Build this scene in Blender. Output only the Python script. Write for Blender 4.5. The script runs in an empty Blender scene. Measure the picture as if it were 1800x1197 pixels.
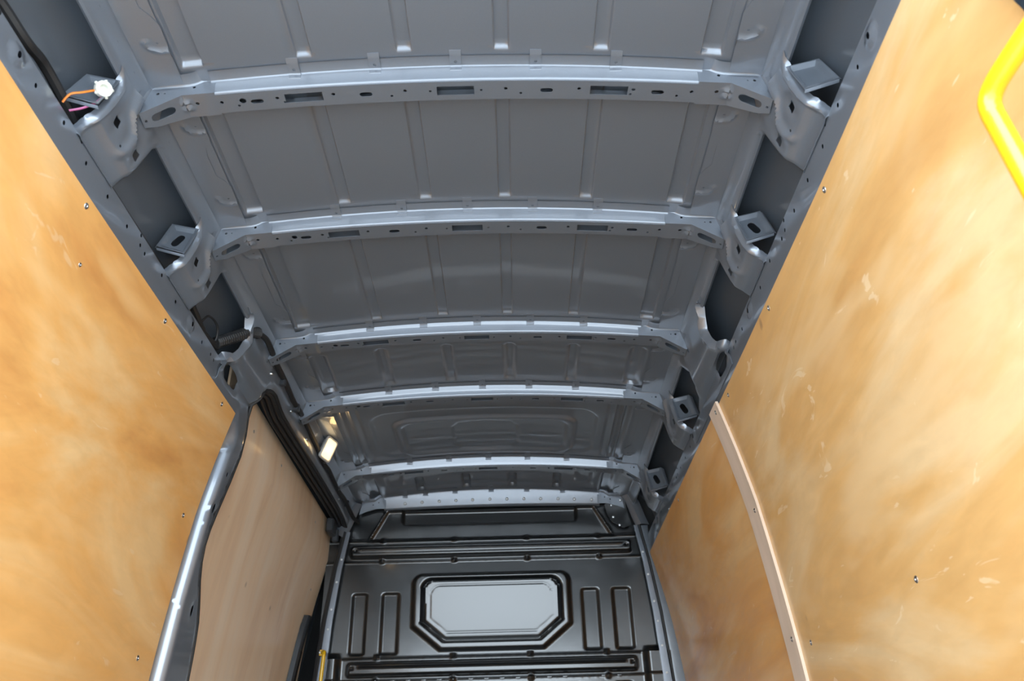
import bpy, math, random
import numpy as np
from mathutils import Vector, Matrix
from mathutils.geometry import delaunay_2d_cdt
random.seed(7)
rng = np.random.default_rng(7)
sc = bpy.context.scene
COL = sc.collection

# ---------------------------------------------------------------- camera
cam_d = bpy.data.cameras.new('camera'); cam = bpy.data.objects.new('camera', cam_d); COL.objects.link(cam)
pi_, ya, ro = math.radians(30.949), math.radians(0.3518), math.radians(-1.5711)
F_ = Vector((math.sin(ya)*math.cos(pi_), math.cos(ya)*math.cos(pi_), math.sin(pi_)))
R0 = Vector((math.cos(ya), -math.sin(ya), 0)); U0 = R0.cross(F_)
R1 = math.cos(ro)*R0 + math.sin(ro)*U0; U1 = math.cos(ro)*U0 - math.sin(ro)*R0
cam.matrix_world = Matrix(((R1.x, U1.x, -F_.x, 0.1104), (R1.y, U1.y, -F_.y, 0.0), (R1.z, U1.z, -F_.z, 0.5), (0, 0, 0, 1)))
cam_d.sensor_width = 36; cam_d.lens = 36*1443.84/1800; cam_d.clip_start = .02
cam_d.dof.use_dof = True; cam_d.dof.focus_distance = 2.7; cam_d.dof.aperture_fstop = 4.5
sc.camera = cam

# ---------------------------------------------------------------- world and exposure
w = bpy.data.worlds.new('overcast_sky'); sc.world = w; w.use_nodes = True
bg = w.node_tree.nodes['Background']; bg.inputs[0].default_value = (.78, .90, 1.0, 1); bg.inputs[1].default_value = 6.0
sc.view_settings.view_transform = 'Standard'; sc.view_settings.look = 'None'
sc.view_settings.exposure = 0.64; sc.view_settings.gamma = 1.0; sc.view_settings.use_curve_mapping = False
pl = bpy.data.lights.new('rear_opening_portal', 'AREA'); pl.shape = 'RECTANGLE'; pl.size = 1.8; pl.size_y = 2.05
pl.cycles.is_portal = True
po = bpy.data.objects.new('rear_opening_portal', pl); COL.objects.link(po)
po.location = (0, .38, 1.05); po.rotation_euler = (math.radians(90), 0, 0)

# ---------------------------------------------------------------- materials
def mat(name, col, rough=.5, metal=0.0, coat=0.0, coat_r=.05, spec=.5):
    m = bpy.data.materials.new(name); m.use_nodes = True
    b = m.node_tree.nodes['Principled BSDF']
    b.inputs['Base Color'].default_value = (*col, 1); b.inputs['Roughness'].default_value = rough
    b.inputs['Metallic'].default_value = metal; b.inputs['Coat Weight'].default_value = coat
    b.inputs['Coat Roughness'].default_value = coat_r; b.inputs['Specular IOR Level'].default_value = spec
    return m
def nd(m, t, **kw):
    n = m.node_tree.nodes.new(t)
    for k, v in kw.items(): setattr(n, k, v)
    return n
def lk(m, a, b): m.node_tree.links.new(a, b)
def mixc(m, fac, a, b, mode='MIX'):
    n = nd(m, 'ShaderNodeMix', data_type='RGBA', blend_type=mode)
    for i, v in ((0, fac), (6, a), (7, b)):
        if isinstance(v, (int, float)): n.inputs[i].default_value = v
        elif isinstance(v, tuple): n.inputs[i].default_value = (*v, 1)
        else: lk(m, v, n.inputs[i])
    return n.outputs[2]
def noise(m, scale, detail=4, rough=.5, dist=0.0, sc3=(1, 1, 1), off=(0, 0, 0)):
    g = nd(m, 'ShaderNodeNewGeometry'); mp = nd(m, 'ShaderNodeMapping')
    mp.inputs['Scale'].default_value = sc3; mp.inputs['Location'].default_value = off
    lk(m, g.outputs['Position'], mp.inputs['Vector'])
    n = nd(m, 'ShaderNodeTexNoise'); n.inputs['Scale'].default_value = scale; n.inputs['Detail'].default_value = detail
    n.inputs['Roughness'].default_value = rough; n.inputs['Distortion'].default_value = dist
    lk(m, mp.outputs[0], n.inputs['Vector']); return n.outputs['Fac']
def ramp(m, f, stops):
    r = nd(m, 'ShaderNodeValToRGB'); e = r.color_ramp.elements
    while len(e) < len(stops): e.new(.5)
    for q, (p, c) in zip(e, stops): q.position = p; q.color = (*c, 1) if len(c) == 3 else c
    lk(m, f, r.inputs[0]); return r.outputs[0]
def g3(v): return (v, v, v)

M = {}
def paint(name, col, rough, metal, coat_r, bump=.02):
    m = mat(name, col, rough, metal, 1.0, coat_r)
    b = m.node_tree.nodes['Principled BSDF']
    f = noise(m, 900, 2); c = mixc(m, f, tuple(x*.9 for x in col), tuple(x*1.1 for x in col)); lk(m, c, b.inputs['Base Color'])
    f2 = noise(m, 3.0, 3); bp = nd(m, 'ShaderNodeBump'); bp.inputs['Strength'].default_value = bump; bp.inputs['Distance'].default_value = .05
    lk(m, f2, bp.inputs['Height']); lk(m, bp.outputs[0], b.inputs['Normal']); lk(m, bp.outputs[0], b.inputs['Coat Normal'])
    return m
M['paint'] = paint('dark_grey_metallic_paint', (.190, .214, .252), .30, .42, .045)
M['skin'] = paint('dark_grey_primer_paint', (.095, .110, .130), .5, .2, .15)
M['black'] = paint('satin_black_paint', (.007, .008, .009), .30, .0, .14)
M['rubber'] = mat('black_rubber', (.012, .012, .013), .55)
M['cable'] = mat('black_cable_tape', (.014, .014, .015), .6)
M['plastic'] = mat('dark_plastic', (.03, .034, .04), .4)
M['bluegrey'] = mat('blue_grey_plastic', (.035, .055, .08), .35)
M['yellow'] = mat('yellow_plastic', (.80, .46, .006), .3, 0, .6, .12)
M['steel'] = mat('bright_screw_steel', (.62, .62, .62), .28, 1.0)
M['stud'] = mat('pale_stud', (.62, .64, .64), .35, .2)
M['white'] = mat('white_nylon', (.75, .76, .68), .4)
M['orange'] = mat('orange_wire', (.75, .22, .03), .4)
M['purple'] = mat('purple_wire', (.42, .10, .24), .4)
M['shell'] = mat('grey_plastic_lamp_housing', (.35, .35, .34), .4)
M['dark'] = mat('hole_and_backing_black', (.004, .004, .004), .9)
lens = mat('lit_lamp_lens', (.9, .85, .7), .3)
lb = lens.node_tree.nodes['Principled BSDF']; lb.inputs['Emission Color'].default_value = (1, .76, .42, 1); lb.inputs['Emission Strength'].default_value = 0.55
M['lens'] = lens

def wood(name, grain, tones, off, scratch=.5, gs=.36):
    m = mat(name, tones[1], .38, 0, .25, .2, .4); b = m.node_tree.nodes['Principled BSDF']
    st = (1.6, 1.6, 1.6); s1 = tuple(a*b_ for a, b_ in zip((2.6,)*3, grain)); 
    f = noise(m, 1.0, 5, .55, 1.6, s1, off)
    c = ramp(m, f, [(.30, tones[0]), (.48, tones[1]), (.66, tones[2])])
    f2 = noise(m, 1.0, 4, .6, .6, tuple(28*g for g in grain), off)
    c = mixc(m, gs, c, ramp(m, f2, [(.3, g3(.70)), (.7, g3(1.0))]), 'MULTIPLY')
    f4 = noise(m, 1.0, 2, .5, .3, tuple(7*g for g in grain), tuple(o+4 for o in off))
    c = mixc(m, ramp(m, f4, [(.55, g3(0)), (.70, g3(.55))]), c, tones[2])
    f3 = noise(m, 6.5, 3, .6, 1.2, (1, .8, 2.6), tuple(o+9 for o in off))
    c = mixc(m, ramp(m, f3, [(.67, g3(0)), (.70, g3(scratch*.75))]), c, (.86, .69, .46))
    f5 = noise(m, 9, 1, .5, 0, (1, 1, 1), off)
    c = mixc(m, ramp(m, f5, [(.79, g3(0)), (.83, g3(.7))]), c, (.22, .14, .08))
    lk(m, c, b.inputs['Base Color'])
    rr = ramp(m, f2, [(.3, g3(.34)), (.7, g3(.48))]); lk(m, rr, b.inputs['Roughness'])
    return m
birch = ((.66, .30, .085), (.80, .415, .130), (.86, .55, .25))
pale = ((.62, .335, .115), (.71, .42, .16), (.77, .54, .285))  # paler than birch: the right wall's stronger light is put into these tones
M['wood_r'] = wood('birch_plywood_right_lit', (1, .28, 1), pale, (3, 1, 0), .6)
M['wood_l'] = wood('birch_plywood_left', (1, .28, 1), birch, (11, 5, 2), .35)
M['wood_d'] = wood('pale_door_plywood', (1, 1.0, .13), ((.80, .55, .35), (.92, .69, .47), (.95, .77, .58)), (2, 7, 5), .0, .18)
M['batten'] = wood('raw_birch_batten', (1, 1, .2), ((.70, .53, .39), (.78, .61, .47), (.82, .66, .53)), (6, 2, 8), .1)
M['edge'] = mat('sawn_birch_edge', (.78, .58, .36), .6)
M['floor'] = wood('grey_brown_floor_board', (.3, 1, 1), ((.36, .37, .38), (.42, .43, .44), (.47, .48, .49)), (1, 3, 8), .0)
M['concrete'] = mat('pale_concrete', (.36, .37, .37), .9)
_b = M['concrete'].node_tree.nodes['Principled BSDF']; lk(M['concrete'], ramp(M['concrete'], noise(M['concrete'], 2, 5), [(.3, g3(.46)), (.7, g3(.58))]), _b.inputs['Base Color'])

# ---------------------------------------------------------------- mesh helpers
WORLD = {}
def mk(name, v, f, m, parent=None, sharp=38, origin=None, smooth=True):
    v = np.asarray(v, float)
    if origin is None: origin = ((v[:, 0].min()+v[:, 0].max())/2, (v[:, 1].min()+v[:, 1].max())/2, v[:, 2].min())
    origin = np.asarray(origin, float)
    me = bpy.data.meshes.new(name); me.from_pydata((v-origin).tolist(), [], [list(map(int, q)) for q in f])
    if smooth:
        me.shade_smooth(); me.set_sharp_from_angle(angle=math.radians(sharp))
    me.materials.append(M[m] if isinstance(m, str) else m)
    o = bpy.data.objects.new(name, me); COL.objects.link(o)
    po_ = WORLD.get(parent.name, np.zeros(3)) if parent else np.zeros(3)
    o.location = (origin-po_).tolist(); o.parent = parent; WORLD[o.name] = origin
    return o
def thing(name, loc, label, cat, group=None):
    o = bpy.data.objects.new(name, None); COL.objects.link(o); o.location = loc; WORLD[o.name] = np.asarray(loc, float)
    o.empty_display_size = .05
    return tag(o, label, cat, group)
def tag(o, label, cat=None, group=None, kind=None):
    o['label'] = label
    if cat: o['category'] = cat
    if group: o['group'] = group
    if kind: o['kind'] = kind
    return o
def join(*parts):
    V, Fc = [], []; n = 0
    for v, f in parts:
        V += [tuple(p) for p in v]; Fc += [[i+n for i in q] for q in f]; n += len(v)
    return V, Fc
def inside(pts, poly):
    pts = np.asarray(pts, float); x, y = pts[:, 0], pts[:, 1]; r = np.zeros(len(pts), bool); n = len(poly); j = n-1
    for i in range(n):
        xi, yi = poly[i]; xj, yj = poly[j]
        if yi != yj:
            c = ((yi > y) != (yj > y)) & (x < (xj-xi)*(y-yi)/(yj-yi)+xi); r ^= c
        j = i
    return r
def subdiv(poly, step, closed=True):
    out = []
    n = len(poly)
    for i in range(n if closed else n-1):
        a = np.array(poly[i], float); b = np.array(poly[(i+1) % n], float); k = max(1, int(math.ceil(np.linalg.norm(b-a)/step)))
        for t in range(k): out.append(tuple(a+(b-a)*t/k))
    if not closed: out.append(tuple(poly[-1]))
    return out
def circ(x, y, r, n=10, ry=None, rot=0):
    ry = ry or r
    return [(x+r*math.cos(2*math.pi*i/n)*math.cos(rot)-ry*math.sin(2*math.pi*i/n)*math.sin(rot), y+r*math.cos(2*math.pi*i/n)*math.sin(rot)+ry*math.sin(2*math.pi*i/n)*math.cos(rot)) for i in range(n)]
def slot(x, y, L, r, n=6, rot=0):
    p = [(L/2-r+r*math.cos(a), r*math.sin(a)) for a in np.linspace(-math.pi/2, math.pi/2, n)]+[(-L/2+r+r*math.cos(a), r*math.sin(a)) for a in np.linspace(math.pi/2, 1.5*math.pi, n)]
    return [(x+a*math.cos(rot)-b*math.sin(rot), y+a*math.sin(rot)+b*math.cos(rot)) for a, b in p]
def rect(x0, x1, y0, y1): return [(x0, y0), (x1, y0), (x1, y1), (x0, y1)]
def smooth_path(p, n=6, closed=False):
    p = [np.array(q, float) for q in p]; out = []; N = len(p)
    for i in range(N if closed else N-1):
        g = (lambda k: p[k % N]) if closed else (lambda k: p[min(max(k, 0), N-1)])
        a, b, c, d = g(i-1), g(i), g(i+1), g(i+2)
        for t in np.linspace(0, 1, n, endpoint=False):
            out.append(.5*((2*b)+(c-a)*t+(2*a-5*b+4*c-d)*t*t+(3*b-a-3*c+d)*t**3))
    if not closed: out.append(p[-1])
    return out
def sheet(outline, holes, fmap, step=.02, grid=None, creases=(), thick=.0015, hstep=None, aligned=False):
    """flat pattern with holes -> mapped thin metal sheet with thickness"""
    C, E = [], []
    def loop(p):
        n0 = len(C); C.extend(p); E.extend([(n0+i, n0+(i+1) % len(p)) for i in range(len(p))])
    ol = subdiv(outline, step); loop(ol)
    for h in holes: loop(subdiv(h, hstep or step))
    for c in creases:
        p = subdiv(c, step, False); n0 = len(C); C.extend(p); E.extend([(n0+i, n0+i+1) for i in range(len(p)-1)])
    if grid:
        gx, gy = grid if isinstance(grid, tuple) else (grid, grid)
        a = np.array(ol); xs = np.arange(a[:, 0].min()+gx/2, a[:, 0].max(), gx); ys = np.arange(a[:, 1].min()+gy/2, a[:, 1].max(), gy)
        G = np.array([(x+(gx/2 if j % 2 and not aligned else 0), y) for j, y in enumerate(ys) for x in xs]); k = inside(G, ol)
        for h in holes: k &= ~inside(G, h)
        G = G[k]; B = np.array(C)
        for g in G:
            if np.min(((B-g)**2).sum(1)) > (.45*min(gx, gy))**2: C.append(tuple(g))
    r = delaunay_2d_cdt([Vector(c) for c in C], E, [], 0, 1e-6)
    P = np.array([(q.x, q.y) for q in r[0]]); T = np.array([t for t in r[2]])
    cen = P[T].mean(1); k = inside(cen, ol)
    for h in holes: k &= ~inside(cen, h)
    T = T[k]
    V = np.array([fmap(*q) for q in P], float)
    if not thick: return V, T.tolist()
    N = np.zeros_like(V); fn = np.cross(V[T[:, 1]]-V[T[:, 0]], V[T[:, 2]]-V[T[:, 0]])
    for i in range(3): np.add.at(N, T[:, i], fn)
    N /= np.linalg.norm(N, axis=1)[:, None]+1e-12
    n = len(V); V2 = np.vstack([V, V+N*thick]); FA = [list(t) for t in T[:, ::-1]]+[list(t+n) for t in T]
    cnt = {}
    for t in T:
        for i in range(3):
            a, b = int(t[i]), int(t[(i+1) % 3]); cnt[(a, b)] = 1
    for (a, b) in list(cnt):
        if (b, a) not in cnt: FA.append([a, b, b+n, a+n])
    return V2, FA
def grid_mesh(U, Vv, fn, close_u=False):
    nu, nv = len(U), len(Vv); V = [fn(u, v) for u in U for v in Vv]; Fc = []
    for i in range(nu if close_u else nu-1):
        for j in range(nv-1):
            a = i*nv+j; b = ((i+1) % nu)*nv+j; Fc.append([a, b, b+1, a+1])
    return V, Fc
def strip(profile, path_fn, us):
    return grid_mesh(us, range(len(profile)), lambda u, k: path_fn(u, *profile[k]))
def tube(path, r, seg=8, n=5, closed=False, sm=True, corr=0.0):
    p = smooth_path(path, n, closed) if sm else [np.array(q, float) for q in path]
    p = np.array(p); N = len(p); V, Fc = [], []; up = None
    for i in range(N):
        t = p[min(i+1, N-1)]-p[max(i-1, 0)] if not closed else p[(i+1) % N]-p[i-1]
        t /= np.linalg.norm(t)+1e-12
        if up is None: up = np.cross(t, (0.3, 0.2, 1.0)); up /= np.linalg.norm(up)
        up = up-t*up.dot(t); up /= np.linalg.norm(up); bi = np.cross(t, up)
        rr = (r[i*len(r)//N] if hasattr(r, '__len__') else r)*(1+corr*(i % 2))
        for k in range(seg):
            a = 2*math.pi*k/seg; V.append(tuple(p[i]+rr*(math.cos(a)*up+math.sin(a)*bi)))
    for i in range(N if closed else N-1):
        for k in range(seg):
            a = i*seg+k; b = i*seg+(k+1) % seg; c = ((i+1) % N)*seg
            Fc.append([a, b, c+(k+1) % seg, c+k])
    if not closed: Fc.append(list(range(seg))[::-1]); Fc.append([(N-1)*seg+k for k in range(seg)])
    return V, Fc
def lathe(prof, n=12):
    V, Fc = [], []
    for r, z in prof:
        for k in range(n): V.append((r*math.cos(2*math.pi*k/n), r*math.sin(2*math.pi*k/n), z))
    for i in range(len(prof)-1):
        for k in range(n): Fc.append([i*n+k, i*n+(k+1) % n, (i+1)*n+(k+1) % n, (i+1)*n+k])
    Fc.append([k for k in range(n)][::-1]); Fc.append([(len(prof)-1)*n+k for k in range(n)])
    return V, Fc
def orient(vf, loc, normal):
    q = Vector((0, 0, 1)).rotation_difference(Vector(normal).normalized()).to_matrix()
    return [tuple(q @ Vector(p)+Vector(loc)) for p in vf[0]], vf[1]
def bbox(x0, x1, y0, y1, z0, z1, b=.002):
    """bevelled box"""
    V, Fc = [], []
    for i, (sx, sy) in enumerate(((-1, -1), (1, -1), (1, 1), (-1, 1))): pass
    cx, cy = (x0+x1)/2, (y0+y1)/2; hx, hy = (x1-x0)/2, (y1-y0)/2
    def ring(ix, iy, z):
        return [(cx-hx+ix, cy-hy+iy+b*0, z), (cx+hx-ix, cy-hy+iy, z), (cx+hx-ix, cy+hy-iy, z), (cx-hx+ix, cy+hy-iy, z)]
    def oct_(ins, z):
        o = []
        for (px, py, dx, dy) in ((-1, -1, 1, 0), (1, -1, 0, 1), (1, 1, -1, 0), (-1, 1, 0, -1)):
            X, Y = cx+px*(hx-ins), cy+py*(hy-ins)
            o += [(X-px*b*abs(dy), Y-py*b*abs(dx), z), (X-px*b*abs(dx), Y-py*b*abs(dy), z)]
        return o
    rings = [oct_(b, z0), oct_(0, z0+b), oct_(0, z1-b), oct_(b, z1)]
    for r in rings: V += r
    for i in range(3):
        for k in range(8): Fc.append([i*8+k, i*8+(k+1) % 8, (i+1)*8+(k+1) % 8, (i+1)*8+k])
    Fc.append(list(range(8))[::-1]); Fc.append([24+k for k in range(8)])
    return V, Fc
def sstep(a, b, x):
    t = np.clip((np.asarray(x, float)-a)/(b-a), 0, 1); return t*t*(3-2*t)
def copy_tree(o, parent=None, loc=None):
    c = o.copy(); COL.objects.link(c); c.parent = parent
    if loc is not None: c.location = loc
    for ch in [x for x in o.children]: copy_tree(ch, c)
    return c
def interp(x, xs, ys): return float(np.interp(x, xs, ys))

# ---------------------------------------------------------------- key dimensions
YB = [1.42, 1.9697, 2.6256, 3.1408, 3.927]            # roof beams
YH = 4.42                                              # bulkhead
XC = -.008
def zc(x): return 2.163-.038*(np.asarray(x)/.62)**2    # roof skin
def zb(x): return 2.114-.0315*(x/.62)**2               # beam underside
PVX = [.66, .755, .777, .795, .803, .822, .848, .849, .862]
PVZ = [2.113, 2.100, 2.050, 1.930, 1.903, 1.885, 1.878, 1.80, 1.74]
PVV = [-.0959]
for i in range(1, 9): PVV.append(PVV[-1]+math.hypot(PVX[i]-PVX[i-1], PVZ[i]-PVZ[i-1]))
def pv(v): return interp(v, PVV, PVX), interp(v, PVV, PVZ)
def pn(v):                                              # inward normal of the side profile
    a = pv(v-.012); b = pv(v+.012); t = (b[0]-a[0], b[1]-a[1]); L = math.hypot(*t) or 1
    return (t[1]/L, -t[0]/L) if t[1] < 0 else (-t[1]/L, t[0]/L)
WZ = [0, .3, .6, .88, 1.02, 1.15, 1.30, 1.44, 1.6, 1.70, 1.79]
WX = [.986, .988, .985, .976, .966, .954, .938, .921, .890, .868, .846]
def wx(z): return interp(z, WZ, WX)                     # inner face of the plywood lining
def wn(z): d = (wx(z+.03)-wx(z-.03))/.06; L = math.hypot(1, d); return (-1/L, d/L)   # inward normal (x,z) on the right side

# ================================================================ SETTING
# ---- ceiling: pressed roof skin with channels
def sd_box(x, y, cx, cy, hx, hy, r):
    qx = np.abs(x-cx)-hx+r; qy = np.abs(y-cy)-hy+r
    return np.hypot(np.maximum(qx, 0), np.maximum(qy, 0))+np.minimum(np.maximum(qx, qy), 0)-r
def groove(x, y, cx, y0, y1, hw, dep, edge=.0045, rnd=.0):
    if rnd:
        d = sd_box(x, y, cx, (y0+y1)/2, hw, (y1-y0)/2, rnd); return dep*(1-sstep(-edge, 0, d))
    return dep*(1-sstep(hw-edge, hw, np.abs(x-cx)))*sstep(y0, y0+.03, y)*(1-sstep(y1-.015, y1, y))
def roof_h(x, y, bay):
    z = zc(x); xx = x-XC
    ya_, yb_ = (.40 if bay == 0 else YB[bay-1]+.10), (YH if bay == 5 else YB[bay]-.036)
    if bay < 3:
        for g in (-.365, -.12, .12, .365): z = z+groove(xx, y, g, ya_-(.2 if bay == 0 else .08), yb_-.012, .0205, .009)
        for s in (-1, 1): z = z+groove(xx, y, s*.634, ya_-.2, yb_-.012, .027, .012)
    elif bay == 3:
        for g in (-.385, -.125, .125, .38): z = z+groove(xx, y, g, YB[2]+.165, yb_-.010, .023, .013, .009, .018)
        for s in (-1, 1): z = z+groove(xx, y, s*.634, YB[2]+.16, yb_-.012, .031, .014, .01, .02)
    elif bay == 4:
        d = sd_box(xx, y, 0, 3.61, .525, .245, .09); z = z+.008*(1-sstep(-.010, .004, d))
        d = sd_box(xx, y, 0, 3.655, .43, .205, .075); z = z-.014*(1-sstep(-.014, .006, d))
        d = sd_box(xx, y, 0, 3.655, .395, .175, .06); z = z+.012*(1-sstep(-.016, .004, d))
        ax = np.abs(xx); ay = np.abs(y-3.667)
        d = np.maximum(np.maximum(ax-.158, ay-.165+.15*ax), ax*.85+ay*.55-.190); z = z+.006*(1-sstep(-.008, .004, d))
        for s in (-1, 1):
            d = np.hypot((xx-s*.285)/.085, (y-3.66)/.018)-1; z = z-.004*(1-sstep(-.5, .1, d))
            z = z+groove(xx, y, s*.575, YB[3]+.03, yb_-.01, .012, .004)
            for q in (.618, .65): z = z+groove(xx, y, s*q, YB[3]+.0, yb_-.012, .013, .012)
    else:
        d = sd_box(xx, y, 0, 4.13, .55, .15, .06); z = z+.010*(1-sstep(-.012, .004, d))
        for g in (-.38, -.128, .125, .37): z = z+groove(xx, y, g, 4.17, 4.355, .024, .020, .010, .018)
        for s in (-1, 1): z = z+groove(xx, y, s*.634, YB[4]+.08, yb_-.03, .03, .013, .01, .012)
    return z
parts = []
edges = [.40]+[b+.03 for b in YB]+[YH+.02]
for bay in range(6):
    y0, y1 = edges[bay], edges[bay+1]
    if bay >= 3:
        X = np.arange(-.72, .7201, .0075); Y = np.linspace(y0, y1, int((y1-y0)/.0085))
    else:
        b = {-.72, .72}
        for g in (-.365, -.12, .12, .365):
            for d in (.0205, .0193, .0182, .0171, .016, .004): b |= {g+XC-d, g+XC+d}
        for s in (-1, 1):
            for d in (.027, .0258, .0247, .0236, .0225, .005): b |= {s*.634+XC-d, s*.634+XC+d}
            b |= {s*.668+XC, s*.675+XC, s*.695}
        b |= set(np.arange(-.7, .71, .04).round(3)); X = np.array(sorted(b)); ye = YB[bay]-.048
        Y = np.unique(np.concatenate([np.linspace(y0, y1, 16), ye-np.array([.03, .015, .011, .0075, .004, 0, -.003])]))
    gx, gy = np.meshgrid(X, Y, indexing='ij'); Z = roof_h(gx, gy, bay)
    V = np.stack([gx, gy, Z], -1).reshape(-1, 3); ny = len(Y); Fc = []
    for i in range(len(X)-1):
        for j in range(ny-1):
            a = i*ny+j; Fc.append([a, a+1, a+ny+1, a+ny])
    parts.append((V.tolist(), Fc))
v, f = join(*parts)
ceiling = mk('ceiling', v, f, 'paint', sharp=50); tag(ceiling, 'dark grey pressed steel van roof skin with lengthwise channels', kind='structure')

# ---- outer body skins, floor, bulkhead end, ground outside
SKX = [0, .45, .70, .80, .865, .905, .928, .945, .99, 1.04, 1.05, 1.05]; SKZ = [2.20, 2.185, 2.165, 2.135, 2.075, 1.98, 1.88, 1.75, 1.45, 1.1, .6, -.02]
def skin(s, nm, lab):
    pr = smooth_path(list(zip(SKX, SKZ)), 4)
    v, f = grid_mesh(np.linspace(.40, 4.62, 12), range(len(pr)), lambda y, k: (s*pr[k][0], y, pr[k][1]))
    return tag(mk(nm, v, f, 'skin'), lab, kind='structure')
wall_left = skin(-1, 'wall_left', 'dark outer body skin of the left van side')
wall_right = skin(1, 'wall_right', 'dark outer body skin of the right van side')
v, f = join(bbox(-1.06, 1.06, .40, 4.62, -.04, 0, .003)); tag(mk('floor', v, f, 'floor'), 'grey brown load floor board of the van', kind='structure')
v, f = grid_mesh((-14, 14), (-24, 14), lambda x, y: (x, y, -.66)); tag(mk('ground', v, f, 'concrete', smooth=False), 'pale concrete yard outside the van', kind='structure')
# rear door frame
fr = join(bbox(-1.05, 1.05, .36, .44, 2.08, 2.21, .01), bbox(-1.06, -.95, .36, .44, 0, 2.09, .01), bbox(.95, 1.06, .36, .44, 0, 2.09, .01))
tag(mk('trim_1', *fr, 'paint'), 'grey rear door frame around the open load doors', kind='structure')

# ---- cant rails (side of roof) and lower rails
def side_map(s, disp=None, off=0.0):
    def fm(y, v):
        x, z = pv(v); n = pn(v); d = off+(disp(y, v) if disp else 0)
        return (s*(x+n[0]*d), y, z+n[1]*d)
    return fm
for s, nm, lab in ((-1, 'trim_2', 'left'), (1, 'trim_3', 'right')):
    pr = [(.675, 2.1115), (.700, 2.1085), (.748, 2.1025), (.756, 2.0985), (.7585, 2.092), (.773, 2.060), (.777, 2.052), (.781, 2.046), (.787, 2.043), (.794, 2.047), (.800, 2.060)]
    v1 = grid_mesh(np.linspace(.42, YH+.05, 3), range(5), lambda y, k: (s*pr[k][0], y, pr[k][1]))
    hol = []
    for y0 in [.70]+YB: hol += [(y0+.155, .5), (y0-.075, .45)]
    hol += [(1.16, .5), (1.255, .5)]
    H = [circ(y, v, .0042, 8, .007) for y, v in hol if y < 4.3]
    v2 = sheet(rect(.42, YH+.05, 0, 1), H, lambda y, t: (s*(.7585+(.773-.7585)*t), y, 2.092-(2.092-2.060)*t), 10, thick=0, hstep=1)
    v3 = grid_mesh(np.linspace(.42, YH+.05, 3), range(5, 11), lambda y, k: (s*pr[k][0], y, pr[k][1]))
    o = mk(nm, *join(v1, v2, v3), 'paint', sharp=25); tag(o, 'grey steel cant rail strip along the %s roof edge' % lab, kind='structure')
railY = [round(.83+.1145*i, 3) for i in range(32)]
for s, nm, lab in ((-1, 'trim_4', 'left'), (1, 'trim_5', 'right')):
    y1 = 2.385 if s < 0 else YH+.02
    H = [rect(2.388, 2.578, .2585, .315)] if s > 0 else []
    for i, y in enumerate(railY):
        if y < y1-.05 and not 2.36 < y < 2.60:
            H.append(circ(y, .292-(.012 if i % 5 == 4 else 0), .0045, 8, .0062))
            if i % 5 == 3: H.append(circ(y-.032, .288, .0045, 8, .006))
            if i % 3 == 1: H.append(circ(y+.075, .262, .0045, 8, .006))
    beads = [y for y in (1.096, 2.10, 3.02, 4.02) if y < y1-.1]
    for y in beads: H = [h for h in H if abs(h[0][0]-y) > .05]+[circ(y, .290, .006, 8, .009)]
    H = [h for h in H if len(h) == 4 or not (2.30 < h[0][0] < 2.95 and min(q[1] for q in h) < .28)]
    def dsp(y, v, beads=beads):
        d = 0
        for b in beads: d += .007*max(0, 1-(math.hypot((y-b)/.030, (v-.290)/.026))**2)
        return d
    def edge_v(y): return .2545+.002*math.sin(y*3)
    ol = [(.42, .257), (y1, .257), (y1, PVV[-1]-.001), (.42, PVV[-1]-.001)]
    fine = []
    for b in beads: fine += [(b+a*.008, .290+c*.008) for a in range(-5, 6) for c in range(-4, 5) if abs(a)+abs(c) > 1]
    face = sheet(ol, H, side_map(s, dsp), .06, creases=[[q, (q[0]+1e-4, q[1])] for q in fine]+[[(.42, PVV[-2]), (y1, PVV[-2])]], thick=0, hstep=1)
    lip = grid_mesh(np.linspace(.42, y1, 3), range(4), lambda y, k: (s*(.848, .850, .858, .885)[k], y, (1.878, 1.882, 1.885, 1.886)[k]))
    tag(mk(nm, *join(face, lip), 'paint', sharp=30), 'grey steel side rail with a row of holes above the %s plywood' % lab, kind='structure')

# ================================================================ ROOF BEAMS
def beam_channel(W=.612):
    us = np.linspace(-W, W, 61)
    rear = [(-.036, 0, .004), (-.034, 0, .0015), (-.010, 0, .003), (-.006, 0, .0045), (-.003, 0, .009), (.000, 1, .0065), (.0012, 1, .003), (.0030, 1, .001), (.0055, 1, 0)]
    front = [(.064, 1, 0), (.068, 1, .003), (.070, 0, .008), (.075, 0, .003), (.100, 0, .002)]
    def pm(u, dy, k, dz): return (u, dy, (zc(u)-dz) if k == 0 else zb(u)+dz)
    a = strip(rear, pm, us); b = strip(front, pm, us)
    H = [rect(x-.047, x+.047, .020, .048) for x in (-.387, -.006, .381)]
    H += [slot(x, .036, .032, .0068) for x in (-.504, -.232, .224, .503)]
    H += [circ(x, .030, .0048, 8) for x in (-.59, -.453, -.313, -.133, .121, .306, .442, .587)]+[circ(-.538, .030, .0085, 10)]
    H += [circ(x, .045, .0036, 8) for x in (-.551, -.437, -.168, .159, .436, .552)]+[circ(x, .034, .0036, 8) for x in (-.070, .059)]
    c = sheet(rect(-W, W, .005, .064), H, lambda x, y: (x, y, zb(x)), .03, thick=-.002, hstep=1)
    return join(a, b, c)
def web_holes():
    P = []
    for x in (-.52, -.36, -.15, .08, .22, .36, .50): P.append(x)
    return P
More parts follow.
